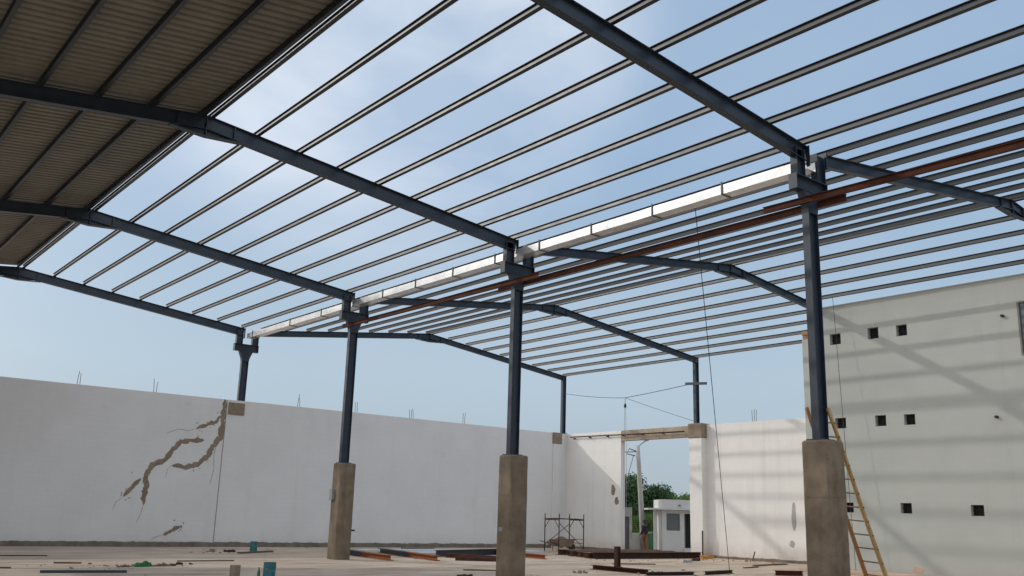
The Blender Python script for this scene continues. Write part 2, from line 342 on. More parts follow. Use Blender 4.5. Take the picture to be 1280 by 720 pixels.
for i, p in enumerate([[(-1.96, 4.98), (-2.3, 4.86), (-2.7, 4.9), (-3.2, 4.7)], [(-2.82, 3.36), (-3.0, 3.2), (-3.05, 2.8)], [(-3.82, 1.75), (-3.9, 1.3), (-4.05, .95)], [(-4.67, 1.99), (-4.95, 1.75), (-5.05, 1.4)], [(-.95, 4.5), (-1.05, 3.9), (-.98, 3.3), (-1.1, 2.6)], [(-2.87, .49), (-3.2, .38), (-3.4, .22)]]):
    obj('hairline_crack', thin(ribbon(p, .022, WL+.025, i+50), WL+.025), 'skirt', wall)
spl = MB(); random.seed(9)
for i in range(60):
    p, w = random.choice(CR); a, b = random.choice(p); a += random.gauss(0, .22); b += random.gauss(0, .12)
    if a < SX-.1: spl.obox((a, WL+.022, b), random.uniform(.03, .09), .012, random.uniform(.02, .05), (0, random.uniform(0, 3), 0))
tag(obj('mortar_splash', spl, 'mortar', wall), kind='stuff')
pad = MB().box(-.62, .14, WL-.05, WL+.31, 5.72, 6.26); obj('column_pad', pad, 'mortar', wall, bevel=.02)
obj('pilaster', MB().box(18.72, 19.32, WL-.09, WL+.01, 0, 5.75), 'wall_x', wall, bevel=.01)
obj('column_pad', MB().box(18.70, 19.36, WL-.10, WL+.2, 5.76, 6.40), 'mortar', wall, bevel=.02)

# ------------------------------------------------------------------ gate wall (along y)
GY0, GY1, GZ = 20.14, 25.25, 5.80
gw = thing('gate_wall', 'white plastered wall with the tall open gateway, crossed by roof shadows', 'wall', (WR, 20, 0))
obj('plaster_panel', MB().box(WR, WR+.3, GY1, WL-.001, 0, HW-.01), 'wall_y', gw)
obj('plaster_panel', MB().box(WR, WR+.3, 4, 19.35, 0, HW-.01), 'wall_y', gw)
obj('gate_lintel', MB().box(WR+.02, WR+.28, GY0+.002, GY1-.002, GZ, HW), 'lintel', gw, bevel=.015)
obj('gate_pier', MB().box(WR-.38, WR+.3, 19.352, GY0, 0, 5.70), 'wall_y', gw, bevel=.015)
obj('pier_head', MB().box(WR-.42, WR+.32, 19.31, GY0+.04, 5.702, 6.42), 'mortar', gw, bevel=.03)
for y0, y1 in ((10.6, 19.2), (25.3, 29.5)): obj('mortar_skirting', skirting(y0, y1, lambda a, d, z: (WR-d, a, z), .13, y0), 'skirt', gw)
def blob(cy, cz, ry, rz, seed, x=WR):
    mb = MB(); n = 22; c = [(x-.008, cy, cz)]; o = []
    for k in range(n):
        t = 2*math.pi*k/n; q = 1+.45*noise.noise((math.cos(t)*1.3, math.sin(t)*1.3, seed))
        o.append((x+.002, cy+ry*q*math.cos(t), cz+rz*q*math.sin(t)))
    i_ = [(x-.008, cy+(p[1]-cy)*.8, cz+(p[2]-cz)*.8) for p in o]
    mb.add(c+i_+o, [(0, 1+k, 1+(k+1) % n) for k in range(n)]+[(1+k, n+1+k, n+1+(k+1) % n, 1+(k+1) % n) for k in range(n)]); return mb
M['patch'] = concrete('grey_patch', (.34, .33, .31), (.44, .43, .41), (.26, .25, .24), 3)
for i, a in enumerate([(25.85, 3.17, .18, .27), (25.58, 2.62, .17, .22)]): obj('mortar_patch', blob(*a, i), 'mortar', gw)
for i, a in enumerate([(14.46, 2.0, .14, .62), (14.62, .82, .16, .14)]): obj('grey_patch', blob(*a, i+5), 'patch', gw)
pp = thing('conduit_pipe', 'thin brown pipe on brackets across the gate wall and lintel', 'pipe', (WR, 20.6, 6))
obj('pipe', MB().tube([(WR-.14, 29.2, 6.17), (WR-.14, 26.5, 6.14), (WR-.14, 23.5, 6.10), (WR-.14, 20.65, 6.08)], .035, 10), 'rust_dark', pp, smooth=True)
for y in (28.9, 27.6, 26.2, 25.0, 23.6, 22.2): obj('bracket', MB().box(WR-.17, WR+.03, y-.03, y+.03, 6.05, 6.11), 'rust_dark', pp)

# ------------------------------------------------------------------ tall building on the right
TB1, TH = 10.64, 10.08
tb = thing('tall_building', 'tall grey plastered building on the right with small square vents', 'building', (XT, 0, 0))
holes = []
for y, z, w, h in [(9.14, 8.77, .47, .43), (7.54, 8.80, .44, .43), (6.40, 8.76, .42, .42), (9.10, 5.50, .46, .40), (7.45, 5.50, .43, .40), (6.33, 5.48, .42, .38), (8.97, 2.36, .44, .36), (6.69, 2.36, .42, .36), (4.18, 2.32, .44, .36)]:
    holes.append((y-w/2, y+w/2, z-h/2, z+h/2))
WIN = (.9, 2.27, 7.35, 9.17)
def wall_grid(x0, x1, y0, y1, z0, z1, hs):
    ys = sorted({y0, y1, *[h[0] for h in hs], *[h[1] for h in hs]}); zs = sorted({z0, z1, *[h[2] for h in hs], *[h[3] for h in hs]})
    mb = MB(); iny = lambda a, b: [h for h in hs if h[0] < (a+b)/2 < h[1]]
    solid = [[not any(h[0] < (ys[i]+ys[i+1])/2 < h[1] and h[2] < (zs[k]+zs[k+1])/2 < h[3] for h in hs) for k in range(len(zs)-1)] for i in range(len(ys)-1)]
    for i in range(len(ys)-1):
        for k in range(len(zs)-1):
            a, b, c, d = ys[i], ys[i+1], zs[k], zs[k+1]
            if solid[i][k]:
                mb.add([(x0, a, c), (x0, b, c), (x0, b, d), (x0, a, d)], [(0, 3, 2, 1)][::1]); mb.add([(x1, a, c), (x1, b, c), (x1, b, d), (x1, a, d)], [(0, 1, 2, 3)])
                s = lambda ii, kk: 0 <= ii < len(ys)-1 and 0 <= kk < len(zs)-1 and solid[ii][kk]
                if not s(i-1, k): mb.add([(x0, a, c), (x1, a, c), (x1, a, d), (x0, a, d)], [(0, 1, 2, 3)])
                if not s(i+1, k): mb.add([(x0, b, c), (x1, b, c), (x1, b, d), (x0, b, d)], [(3, 2, 1, 0)])
                if not s(i, k-1): mb.add([(x0, a, c), (x1, a, c), (x1, b, c), (x0, b, c)], [(3, 2, 1, 0)])
                if not s(i, k+1): mb.add([(x0, a, d), (x1, a, d), (x1, b, d), (x0, b, d)], [(0, 1, 2, 3)])
    return mb
obj('front_wall', wall_grid(XT, XT+.25, -24, 10.24, 0, TH, holes+[WIN]), 'wall_t', tb)
obj('corner_pier', MB().box(XT-.001, XT+.26, 10.241, TB1, 0, 8.93), 'wall_t', tb)
bk = MB(); random.seed(2)
for r in range(2):
    for c in range(1): bk.box(XT+random.uniform(-.01, .012), XT+.25, 10.243, TB1-random.uniform(0, .03), 8.932+r*.165, 8.932+r*.165+.155)
obj('brick_course', bk, 'brick', tb, bevel=.008)
obj('side_wall', MB().box(XT+.251, 24, TB1-.25, TB1-.002, 0, 8.9).box(XT+.251, 24, -24, -23.75, 0, TH).box(23.75, 24, -23.7, TB1-.26, 0, 8.9), 'wall_t', tb)
obj('roof', MB().box(XT+.26, 24, -23.7, TB1-.3, 8.905, 9.1), 'conc', tb)
for h in holes:
    g = MB(); n = 3
    g.box(XT+.14, XT+.16, h[0], h[1], (h[2]+h[3])/2-.015, (h[2]+h[3])/2+.015)
    for k in range(1, n+1): yy = h[0]+(h[1]-h[0])*k/(n+1); g.box(XT+.14, XT+.16, yy-.012, yy+.012, h[2], h[3])
    g.box(XT+.20, XT+.24, h[0], h[1], h[2], h[3]); obj('vent_grille', g, 'dark', tb)
wf = MB(); t = .05
wf.box(XT-.02, XT+.1, WIN[1]-t, WIN[1]+.01, WIN[2], WIN[3]).box(XT-.02, XT+.1, WIN[0]-.01, WIN[0]+t, WIN[2], WIN[3]).box(XT-.02, XT+.1, WIN[0]+t, WIN[1]-t, WIN[3]-t, WIN[3]+.01).box(XT-.02, XT+.1, WIN[0]+t, WIN[1]-t, WIN[2]-.01, WIN[2]+t)
wdw = obj('window', wf, 'frame', tb); obj('pane', MB().box(XT+.05, XT+.06, WIN[0]+t, WIN[1]-t, WIN[2]+t, WIN[3]-t), 'glass', wdw)
br = MB()
for k in range(1, 6): yy = WIN[0]+(WIN[1]-WIN[0])*k/6; br.box(XT+.0, XT+.02, yy-.01, yy+.01, WIN[2]+t, WIN[3]-t)
obj('bar', br, 'dark', wdw)
for y, z in ((2.75, 8.76), (3.25, 5.38)): obj('anchor_stub', MB().tube([(XT+.05, y, z), (XT-.10, y+.02, z)], .05, 8), 'rust_dark', tb)
obj('coping', MB().box(XT-.015, XT+.265, -24, 10.24, TH, TH+.035), 'wall_t', tb)
tag(obj('apron', MB().box(14.25, XT, -24, 10.5, -.005, .15), 'dirt', bevel=.03), kind='structure')
obj('dirt_splash', blob(6.4, .28, .24, .14, 3, XT), 'dirt', tb)

# ------------------------------------------------------------------ concrete piers under the steel columns
def make_pier():
    p = thing('concrete_pier', 'x', 'pier', (0, 0, 0), 'square concrete piers in a row')
    w = .312; H = 3.335; mb = MB(); n = 14; random.seed(5); ch = .05
    oc = [(-w, -w+ch), (-w+ch, -w), (w-ch, -w), (w, -w+ch), (w, w-ch), (w-ch, w), (-w+ch, w), (-w, w-ch)]
    vs = []; fs = []
    for i in range(n+1):
        z = H*i/n
        for a, b in oc:
            q = 1+.018*noise.noise((a*9, b*9, z*1.7)); vs.append((a*q, b*q, z))
    for i in range(n):
        for k in range(8): fs.append((i*8+k, i*8+(k+1) % 8, i*8+8+(k+1) % 8, i*8+8+k))
    top = [(a*.9, b*.9, H+.035) for a, b in oc]; vs += top
    for k in range(8): fs.append((n*8+k, n*8+(k+1) % 8, n*8+8+(k+1) % 8, n*8+8+k))
    fs.append(tuple(range((n+1)*8, (n+2)*8))); mb.add(vs, fs)
    obj('pier_shaft', mb, 'conc', p, bevel=.012)
    sm = MB()
    for k in range(4):
        t = Matrix.Rotation(math.pi/2*k, 3, 'Z')
        for zz in (1.12, 2.24):
            q = MB().box(-w+ch, w-ch, -w-.006, -w+.02, zz+random.uniform(-.02, .02), zz+.018); sm.add([t @ v for v in q.v], q.f)
    tag(obj('formwork_seam', sm, 'conc', p), kind='stuff'); return p
p0 = make_pier()
PL = ['concrete pier nearest the camera with a wooden ladder leaning behind it', 'middle concrete pier with a grey strip stuck on its side', 'farthest free-standing concrete pier with a grey box on its side']
for i, y in enumerate((YA, YB, YC)):
    p = p0 if i == 0 else copy_tree(p0); p.location = (.03, y, 0); p['label'] = PL[i]
    if i == 1: obj('tape_strip', MB().box(-.292, -.275, y+.02, y+.18, 1.27, 1.38), 'grey', p)
    if i == 2:
        obj('switch_box', MB().box(.03-.41, .03-.30, y+.05, y+.27, 2.05, 2.45), 'grey', p, bevel=.01)
        obj('anchor_stub', MB().box(.03+.30, .03+.44, y-.28, y-.22, .98, 1.04), 'rust_dark', p)
    for k in range(3):
        a, b = random.uniform(-.2, .2), random.uniform(-.2, .2)

# ------------------------------------------------------------------ steel columns with the gutter cradle
def make_column(zb, label):
    c = thing('steel_column', label, 'column', (0, 0, 0), 'steel valley columns')
    obj('base_plate', MB().box(-.21, .21, -.2, .2, zb, zb+.025), 'steel', c)
    obj('shaft', MB().prism(hbeam(.33, .17, .012, .018), (0, 0, zb+.025), (0, 0, 8.66), (1, 0, 0)), 'steel', c)
    hz = MB(); zz = 8.2; H_ = MB()
    for y0, y1, s in ((-.13, .13, 1),):
        prof = [(-.167, zz), (.167, zz), (.19, 8.35), (.32, 8.664), (-.32, 8.664), (-.19, 8.35)]
        H_.prism([(a, b) for a, b in prof], (0, .088, 0), (0, -.088, 0), (0, 0, 1))
    obj('flared_head', H_, 'steel', c)
    obj('cross_beam', MB().prism(hbeam(.33, .20, .02, .02), (-.56, 0, 8.83), (.56, 0, 8.83)), 'steel', c)
    for q in (-.575, .562): obj('end_cap', MB().box(q, q+.013, -.103, .103, 8.66, 9.0), 'steel', c)
    obj('cradle_post', MB().prism(hbeam(.30, .17, .012, .018), (-.36, 0, 8.998), (-.36, 0, 9.62), (1, 0, 0)), 'steel', c)
    obj('cradle_post', MB().prism(hbeam(.30, .17, .012, .018), (.40, 0, 8.998), (.40, 0, 9.66), (1, 0, 0)), 'steel', c)
    return c
c0 = make_column(3.37, 'nearest steel valley column, dark blue-grey, standing on the pier beside the ladder')
for y, lb in ((YB, 'middle steel valley column, dark blue-grey, on the middle concrete pier'), (YC, 'farther steel valley column, dark blue-grey, on the pier with the grey box')):
    c = copy_tree(c0); c.location = (-.02, y, 0); c['label'] = lb
c0.location = (-.03, YA, 0)
c = make_column(6.26, 'short steel valley column standing on top of the far wall'); c.location = (.03, YD-.02, 0)
def eave_column(x, y, label, arm):
    c = thing('steel_column', label, 'column', (x, y, 6.4), 'steel eave columns')
    obj('base_plate', MB().box(x-.2, x+.2, y-.18, y+.18, 6.40, 6.425), 'steel', c)
    obj('shaft', MB().prism(hbeam(.27, .17, .012, .018), (x, y, 6.425), (x, y, 9.70), (1, 0, 0)), 'steel', c)
    obj('knee_stiffener', MB().box(x-.14, x+.14, y-.088, y+.088, 9.38, 9.40), 'steel', c)
    if arm:
        a = obj('crossarm', MB().obox((x-.16, y-.13, 8.42), .08, 1.35, .13, (R(4), 0, 0)), 'steel', c)
    return c
eave_column(19.62, YD-.12, 'steel eave column on the far wall corner, left of the gateway', False)
eave_column(19.70, YC+.05, 'steel eave column with a short crossarm above the gate pier', True)

# ------------------------------------------------------------------ rafters
def ridge_gusset(x, z, s1, s2, h, b, y=0):
    """haunch under the ridge joint: a tapering web with a bottom flange"""
    q = .85; mb = MB(); d = h+.16
    za, zb_ = z-q*s1, z-q*s2
    mb.prism([(-q, za-h*.9-z), (0, -d), (q, zb_-h*.9-z), (q*.5, zb_-h*.5-z), (-q*.5, za-h*.5-z)], (x, y+.008, z), (x, y-.008, z), (0, 0, 1))
    for (xa, za_, xb, zb2) in ((x-q, za-h-.005, x, z-d), (x, z-d, x+q, zb_-h-.005)): mb.prism([(-b/2, 0), (b/2, 0), (b/2, -.018), (-b/2, -.018)], (xa, y, za_), (xb, y, zb2))
    return mb
def plates(x, z, h, b, y=0):
    return [MB().box(x+dx-.012, x+dx+.012, y-b/2+.012, y+b/2-.012, z-abs(dx)*.12-h-dd+.02, z-abs(dx)*.12-.02) for dx, dd in ((0, .145), (-.70, .0), (.70, .0))]
LH, LB, RH, RB = .35, .18, .28, .15
def left_rafter(label):
    r = thing('roof_rafter', label, 'rafter', (0, 0, 0), 'left roof rafters')
    obj('sloping_beam', MB().prism(ibeam(LH, LB, .012, .016), (XRL-.001, 0, ZRL), (XL0, 0, ZV)), 'steel', r)
    obj('sloping_beam', MB().prism(ibeam(LH, LB, .012, .016), (-21, 0, zl(-21)), (XRL-.02, 0, zl(XRL-.02))), 'steel', r)
    obj('ridge_haunch', ridge_gusset(XRL, ZRL, .1146, .1146, LH, LB), 'steel', r)
    for q in plates(XRL, ZRL, LH, LB): obj('splice_plate', q, 'steel', r)
    obj('end_plate', MB().box(XL0-.0, XL0+.016, -.12, .12, ZV-.46, ZV+.02), 'steel', r)
    return r
def right_rafter(label, xend):
    r = thing('roof_rafter', label, 'rafter', (0, 0, 0), 'right roof rafters')
    obj('sloping_beam', MB().prism(ibeam(RH, RB, .012, .016), (XR0, 0, ZV), (XRR, 0, ZRR)), 'steel', r)
    obj('sloping_beam', MB().prism(ibeam(RH, RB, .012, .016), (XRR+.02, 0, zr(XRR+.02)), (xend, 0, zr(xend))), 'steel', r)
    obj('ridge_haunch', ridge_gusset(XRR, ZRR, .128, .1213, RH, RB), 'steel', r)
    for q in plates(XRR, ZRR, RH, RB): obj('splice_plate', q, 'steel', r)
    obj('end_plate', MB().box(XR0-.03, XR0-.001, -.11, .11, ZV-.36, ZV+.03), 'steel', r)
    return r
l0 = left_rafter('nearest left rafter, coming down from the top edge to the nearest column')
for y, lb in ((YB, 'second left rafter, running from under the sheeting to the middle column'), (YC, 'third left rafter, running from under the sheeting to the farther column'), (YD, 'farthest left rafter, above the far wall')):
    r = copy_tree(l0); r.location = (0, y, 0); r['label'] = lb
rf = right_rafter('nearest right rafter, arching out at the right edge of the roof', XT+.1)
r = copy_tree(rf); r.location = (0, YB, 0); r['label'] = 'second right rafter, from the middle column over the ridge to the tall building'
rf2 = right_rafter('third right rafter, from the farther column to the gate pier column', XE+.1); 
r = copy_tree(rf2); rf2.location = (0, YC, 0); r.location = (0, YD-.1, 0); r['label'] = 'farthest right rafter, above the corner of the far wall'

# ------------------------------------------------------------------ purlins
PH, PB = .145, .09
def purlin(x, zfun, slope, y0, y1, label, group, off=0):
    z = zfun(x)+PH+off; mb = MB()
    t = math.atan(slope); upv = (-math.sin(t), 0, math.cos(t))
    mb.prism(ibeam(PH, PB, .008, .010), (x, y0, z), (x, y1, z), upv)
    if abs(x) < 22:
        for y in (YA, YB, YC, YD-.04):
            if y0 < y < y1: mb.box(x+.05, x+.057, y-.05, y+.05, z-PH-.0, z-.05)
    o = obj('roof_purlin', mb, 'purlin', loc=(x, (y0+y1)/2, z-PH)); return tag(o, label, 'purlin', group)
n = 9
for i in range(n):
    x = XRL+.14+(-.24-(XRL+.14))*i/8
    lb = ('top purlin of the open left slope, just beside the sheeting edge' if i == 0 else 'lowest purlin of the open left slope, running right beside the white gutter' if i == 8 else
          f'{ORD[i]} purlin down from the sheeting edge on the open left slope')
    purlin(x, zl, -.1146, -17, 30.0, lb, 'purlins of the open left slope')
for i in range(n):
    x = .74+(XRR-.13-.74)*i/8
    lb = ('lowest purlin of the right roof, just behind the white gutter' if i == 0 else 'topmost purlin on the gutter side of the right ridge' if i == 8 else
          f'{ORD[i]} purlin up from the gutter on the near slope of the right roof')
    purlin(x, zr, .128, -17, 30.0, lb, 'purlins of the right roof, gutter side')
for i in range(n):
    x = XRR+.14+(XE-.02-XRR-.14)*i/8
    lb = ('topmost purlin on the far side of the right ridge' if i == 0 else 'eave purlin of the right roof, joining the two eave columns' if i == 8 else
          f'{ORD[i]} purlin down from the right ridge on the far slope')
    purlin(x, zr, -.1213, -17 if x < XT-.2 else TB1+.01, 30.0, lb, 'purlins of the right roof, far side')
for i in range(7):
    x = XRL-.09-1.19*i
    lb = 'edge purlin under the corrugated sheeting at its open border' if i == 0 else f'{ORD[i]} purlin from the open border under the corrugated sheeting'
    purlin(x, zl, .1146, -24, 30.0, lb, 'purlins under the corrugated sheeting')

# ------------------------------------------------------------------ corrugated sheeting on the covered roof
prof = []; y = -26.; pitch = .25
while y < 30.15:
    for dy, dz in ((0, 0), (.125, 0), (.15, .045), (.215, .045), (.24, 0)): prof.append((y+dy, dz))
    y += pitch
xs0, xs1 = XRL-.01, -20.6; T = .006
mb = MB(); vs = []; np_ = len(prof)
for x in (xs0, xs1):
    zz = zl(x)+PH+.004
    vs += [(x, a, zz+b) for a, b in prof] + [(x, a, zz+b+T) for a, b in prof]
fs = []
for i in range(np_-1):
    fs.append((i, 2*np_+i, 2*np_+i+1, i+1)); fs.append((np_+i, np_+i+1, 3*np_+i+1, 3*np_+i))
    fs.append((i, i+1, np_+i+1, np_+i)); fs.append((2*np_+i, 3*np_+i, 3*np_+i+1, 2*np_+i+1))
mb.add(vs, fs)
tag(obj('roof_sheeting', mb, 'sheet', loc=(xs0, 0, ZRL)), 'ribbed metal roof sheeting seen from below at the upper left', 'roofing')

# ------------------------------------------------------------------ gutter
g = thing('valley_gutter', 'bright galvanised box gutter along the valley between the two roofs', 'gutter', (.03, 15, 9.2))
gx0, gx1, gz0, gz1 = -.13, .20, 9.22, 9.445; t = .004
o = MB(); ty = .012
o.add([(gx0, 0, 0)], []) if False else None
def gut(y0, y1):
    m_ = MB(); q = [(gx0, gz1), (gx0, gz0), (gx1, gz0), (gx1, gz1), (gx1-t, gz1), (gx1-t, gz0+t), (gx0+t, gz0+t), (gx0+t, gz1)]
    n = 14; rings = []
    for i in range(n+1):
        yy = y0+(y1-y0)*i/n
        rings.append([(a+.006*noise.noise((yy*1.3, b*3, 3)) if k in (0, 1, 6, 7) else a, yy, b+.006*noise.noise((yy*1.1, a*4, 7))) for k, (a, b) in enumerate(q)])
    vs = [p for r_ in rings for p in r_]; fs = []
    for i in range(n):
        for k in range(8): fs.append((i*8+k, i*8+(k+1) % 8, i*8+8+(k+1) % 8, i*8+8+k))
    fs += [tuple(range(7, -1, -1)), tuple(range(n*8, n*8+8))]; m_.add(vs, fs); return m_
js = [-.05, 2.26, 4.48, 6.72, 8.9, 11.0, 13.23, 15.45, 17.6, 19.75, 22.3, 25.1, 28.9, 29.5]
for a, b in zip(js[:-1], js[1:]): obj('gutter_length', gut(a+.004, b-.004), 'galv', g)
for y in js[1:-1]: obj('gutter_strap', MB().box(gx0-.02, gx0-.009, y-.02, y+.02, gz0-.02, gz1+.08).box(gx0-.009, gx1+.02, y-.02, y+.02, gz0-.02, gz0-.009), 'steel', g)

# ------------------------------------------------------------------ rusty beams lashed to the columns
def rbeam(x, y0, y1, z0, z1, label):
    b = tag(obj('rusty_beam', MB().prism(ibeam(.145, .08, .01, .012), (x, y0, z0), (x, y1, z1)), 'rust', loc=(x, (y0+y1)/2, z0)), label, 'steel beam', 'rusty beams laid along the columns'); return b
rbeam(-.26, 20.2, 8.75, 8.55, 8.48, 'rusty beam slung from the farther column to just past the middle column')
rbeam(.19, 11.2, -.75, 8.54, 8.53, 'rusty beam spanning between the middle and nearest columns, behind both')
rbeam(-.28, 1.0, -17, 8.54, 8.30, 'rusty beam in front of the nearest column, leaving at the right edge')

# ------------------------------------------------------------------ starter bars on wall tops
def bars(x, y, n, label, dx=.11, along='x', seed=0):
    random.seed(seed); t = thing('starter_bars', label, 'rebar', (x, y, HW), 'starter bars on the wall tops')
    for k in range(n):
        o_ = (k-(n-1)/2)*dx; a = x+(o_ if along == 'x' else 0); b = y+(o_ if along == 'y' else 0)
        q = random.uniform(-.06, .06); obj('bar', MB().tube([(a, b, HW-.03), (a+q*.3, b, HW+.3), (a+q, b, HW+.50+random.uniform(-.08, .12))], .011, 6), 'rust_dark', t)
for i, (x, n_, lb) in enumerate([(-6.97, 2, 'leftmost pair of starter bars on the far wall'), (-3.87, 2, 'pair of starter bars on the far wall, second from the left end'), (2.86, 2, 'starter bars on the far wall just right of the short wall column'),
        (5.95, 2, 'starter bars on the far wall just right of the farther column'), (9.18, 3, 'starter bars on the far wall, left of the middle column'), (12.5, 2, 'starter bars on the far wall nearest to the middle column')]):
    bars(x, WL+.16, n_, lb, seed=i)
bars(WR+.15, 16.55, 3, 'starter bars on the gate wall, right of the gate pier', along='y', seed=20)
bars(XT+.12, 7.9, 2, 'tiny starter bars on top of the tall building', along='y', seed=22) if False else None

# ------------------------------------------------------------------ ladder
la = thing('wooden_ladder', 'long wooden ladder leaning against the nearest steel column', 'ladder', (1.8, .2, 0))
nr0, nr1 = Vector((.10, -.12, 4.03)), Vector((2.28, -.12, -.0)); fr0, fr1 = Vector((.27, .5, 4.10)), Vector((2.60, .5, 0.))
def rail(a, b, bend, seed):
    random.seed(seed); pts = []
    for i in range(13): t = i/12; p = a.lerp(b, t); p = p+Vector((.02*noise.noise((t*3, seed, 0)), .015*noise.noise((t*3, seed, 5)), 0)); pts.append(p)
    return MB().tube(pts, .042, 8, .05)
obj('rail', rail(nr0, nr1, 0, 1), 'wood', la, smooth=True); obj('rail', rail(fr0, fr1, 0, 2), 'woodred', la, smooth=True)
for k in range(14):
    t = .07+k*.069; a = nr0.lerp(nr1, t); b = fr0.lerp(fr1, t); d = (b-a).normalized()*.06
    obj('rung', MB().tube([a-d, b+d], .017, 6), 'plank', la)

# ------------------------------------------------------------------ cables and ropes
def sag(a, b, s, n=14):
    a = Vector(a); b = Vector(b); return [a.lerp(b, i/n)-Vector((0, 0, s*4*(i/n)*(1-i/n))) for i in range(n+1)]
random.seed(3)
tag(obj('hanging_cable', MB().tube([p+Vector((.012*noise.noise((i, 1, 0)), .012*noise.noise((i, 2, 0)), 0)) for i, p in enumerate(sag((.74, 3.83, 9.72), (9.7, 10.1, .06), .0, 30))], .010, 6), 'black', loc=(.74, 3.83, 9.7)), 'long dark cable hanging from the gutter purlin down to the floor', 'cable')
tag(obj('hanging_cable', MB().tube(sag((15.0, 8.95, 10.35), (14.6, 8.35, .15), .0, 20), .010, 6), 'black', loc=(15, 8.95, 10.3)), 'dark cable dangling down the face of the tall building behind the ladder', 'cable')
WX = 19.55
ho = thing('rope_hoist', 'ropes tied between the two eave columns carrying a small hoist pulley', 'hoist', (WX, 24.6, 8.1))
J = Vector((WX, 24.68, 8.08))
obj('stay_rope', MB().tube(sag((WX, 29.65, 8.72), J, .08), .014, 6), 'black', ho)
obj('stay_rope', MB().tube(sag(J, (WX, 19.98, 8.44), .02), .016, 6), 'black', ho)
obj('stay_rope', MB().tube(sag(J, (WX+.1, 19.95, 6.55), .02), .011, 6), 'black', ho)
obj('pulley', MB().tube([J, J-Vector((0, 0, .32))], .012, 6).lathe([(0, -.55), (.06, -.52), (.075, -.43), (.05, -.34), (.02, -.30), (0, -.29)], J, 12), 'black', ho)
for dy in (-.09, .09): obj('hoist_rope', MB().tube([J+Vector((0, dy*.4, -.45)), J+Vector((0, dy, -3)), J+Vector((0, dy, -5.9))], .010, 6), 'rope', ho)

# ------------------------------------------------------------------ scaffold and wheelbarrow
sc = thing('scaffold', 'low rusty tube scaffold with a plank deck in the far corner', 'scaffold', (15.7, 25.2, 0))
P1 = Vector((14.9, 25.75, 0)); A_ = Vector((.02, -1.05, 0)); B_ = Vector((1.78, .12, 0)); Z = Vector((0, 0, 1)); HS = 1.85
for p in (P1, P1+A_, P1+B_, P1+A_+B_): obj('post', MB().tube([p, p+Z*HS], .027, 8), 'rust_dark', sc, smooth=True)
for p in (P1, P1+B_):
    q = p+A_; fr = MB().tube([p+Z*1.55, q+Z*1.55], .02, 6).tube([p+Z*.42, q+Z*.42], .016, 6)
    fr.tube([p+Z*1.15, p.lerp(q, .3)+Z*1.53], .016, 6).tube([q+Z*1.15, p.lerp(q, .7)+Z*1.53], .016, 6); obj('end_frame', fr, 'rust_dark', sc)
for p, q in ((P1, P1+B_), (P1+A_, P1+A_+B_)):
    d = (-1 if p == P1 else 1)
    obj('brace', MB().tube([p+Z*.32, q+Z*1.35], .016, 6) if p == P1 else MB().tube([p+Z*1.4, q+Z*.2], .016, 6), 'rust_dark', sc)
obj('brace', MB().tube([P1+A_+Z*.62, P1+A_+B_+Z*.62], .014, 6), 'rust_dark', sc)
for k in range(3): c = P1+A_*(.25+.25*k)+B_*.53; obj('deck_plank', MB().obox(c+Z*1.60, 2.15, .2, .045, (0, R(.6*k-.5), R(3.8+k))), 'rust', sc)
wb = thing('wheelbarrow', 'mortar-crusted wheelbarrow parked under the low scaffold', 'wheelbarrow', (16.2, 25.9, 0))
def frustum(c, l0, w0, l1, w1, z0, z1):
    x, y = c; return MB().add([(x-l0, y-w0, z0), (x+l0, y-w0, z0), (x+l0, y+w0, z0), (x-l0, y+w0, z0), (x-l1, y-w1, z1), (x+l1, y-w1, z1), (x+l1, y+w1, z1), (x-l1, y+w1, z1)], [(0, 3, 2, 1), (4, 5, 6, 7), (0, 1, 5, 4), (1, 2, 6, 5), (2, 3, 7, 6), (3, 0, 4, 7)])
obj('tray', frustum((16.25, 25.95), .45, .25, .62, .36, .22, .58), 'mortar', wb, bevel=.03)
for s in (-.22, .22):
    obj('handle', MB().tube([(16.7, 25.95+s*.5, .24), (15.8, 25.95+s, .3), (15.0, 25.95+s*1.2, .5)], .02, 6), 'rust_dark', wb); obj('leg', MB().tube([(15.85, 25.95+s, .3), (15.8, 25.95+s, 0.01)], .018, 6), 'rust_dark', wb)
obj('wheel', MB().tube([(16.95, 25.91, .19), (16.95, 25.99, .19)], .19, 16), 'black', wb)
obj('mortar_heap', MB().lathe([(.34, .5), (.3, .6), (.2, .66), (.08, .72), (0, .73)], (16.2, 25.95, 0), 10), 'mortar', wb)

# ------------------------------------------------------------------ long rusty beams stacked on the floor before the gate
random.seed(12)
for k in range(9):
    y = 18.95+k*.42+random.uniform(-.03, .03); x0 = 11.7+k*.14+random.uniform(-.25, .25); x1 = 18.6+random.uniform(-.4, .35)
    h = .24 if k % 3 else .27
    o = MB().prism(ibeam(h, .34, .012, .018), (x0, y, h+.005), (x1, y+random.uniform(-.06, .06), h+.005))
    lb = ('front beam of the row of long rusty beams lying before the gateway' if k == 0 else 'rearmost beam of the row of long rusty beams lying before the gateway' if k == 8 else f'{ORD[k]} beam from the front in the row of long rusty beams before the gateway')
    tag(obj('steel_beam', o, 'rust_dark' if k == 0 else 'dusty', loc=((x0+x1)/2, y, 0)), lb, 'steel beam', 'long rusty beams lying before the gateway')
def bar(name, a, b, h, w, mat, label, cat, group=None, z=0, sec=None, bev=0):
    a = Vector((*a, z+h+.002)); b = Vector((*b, z+h+.002)); pr = sec or [(-w/2, 0), (w/2, 0), (w/2, -h), (-w/2, -h)]
    c = (a+b)/2; return tag(obj(name, MB().prism(pr, a, b), mat, loc=(c.x, c.y, z), bevel=bev), label, cat, group)
ib = ibeam(.2, .16, .012, .014)
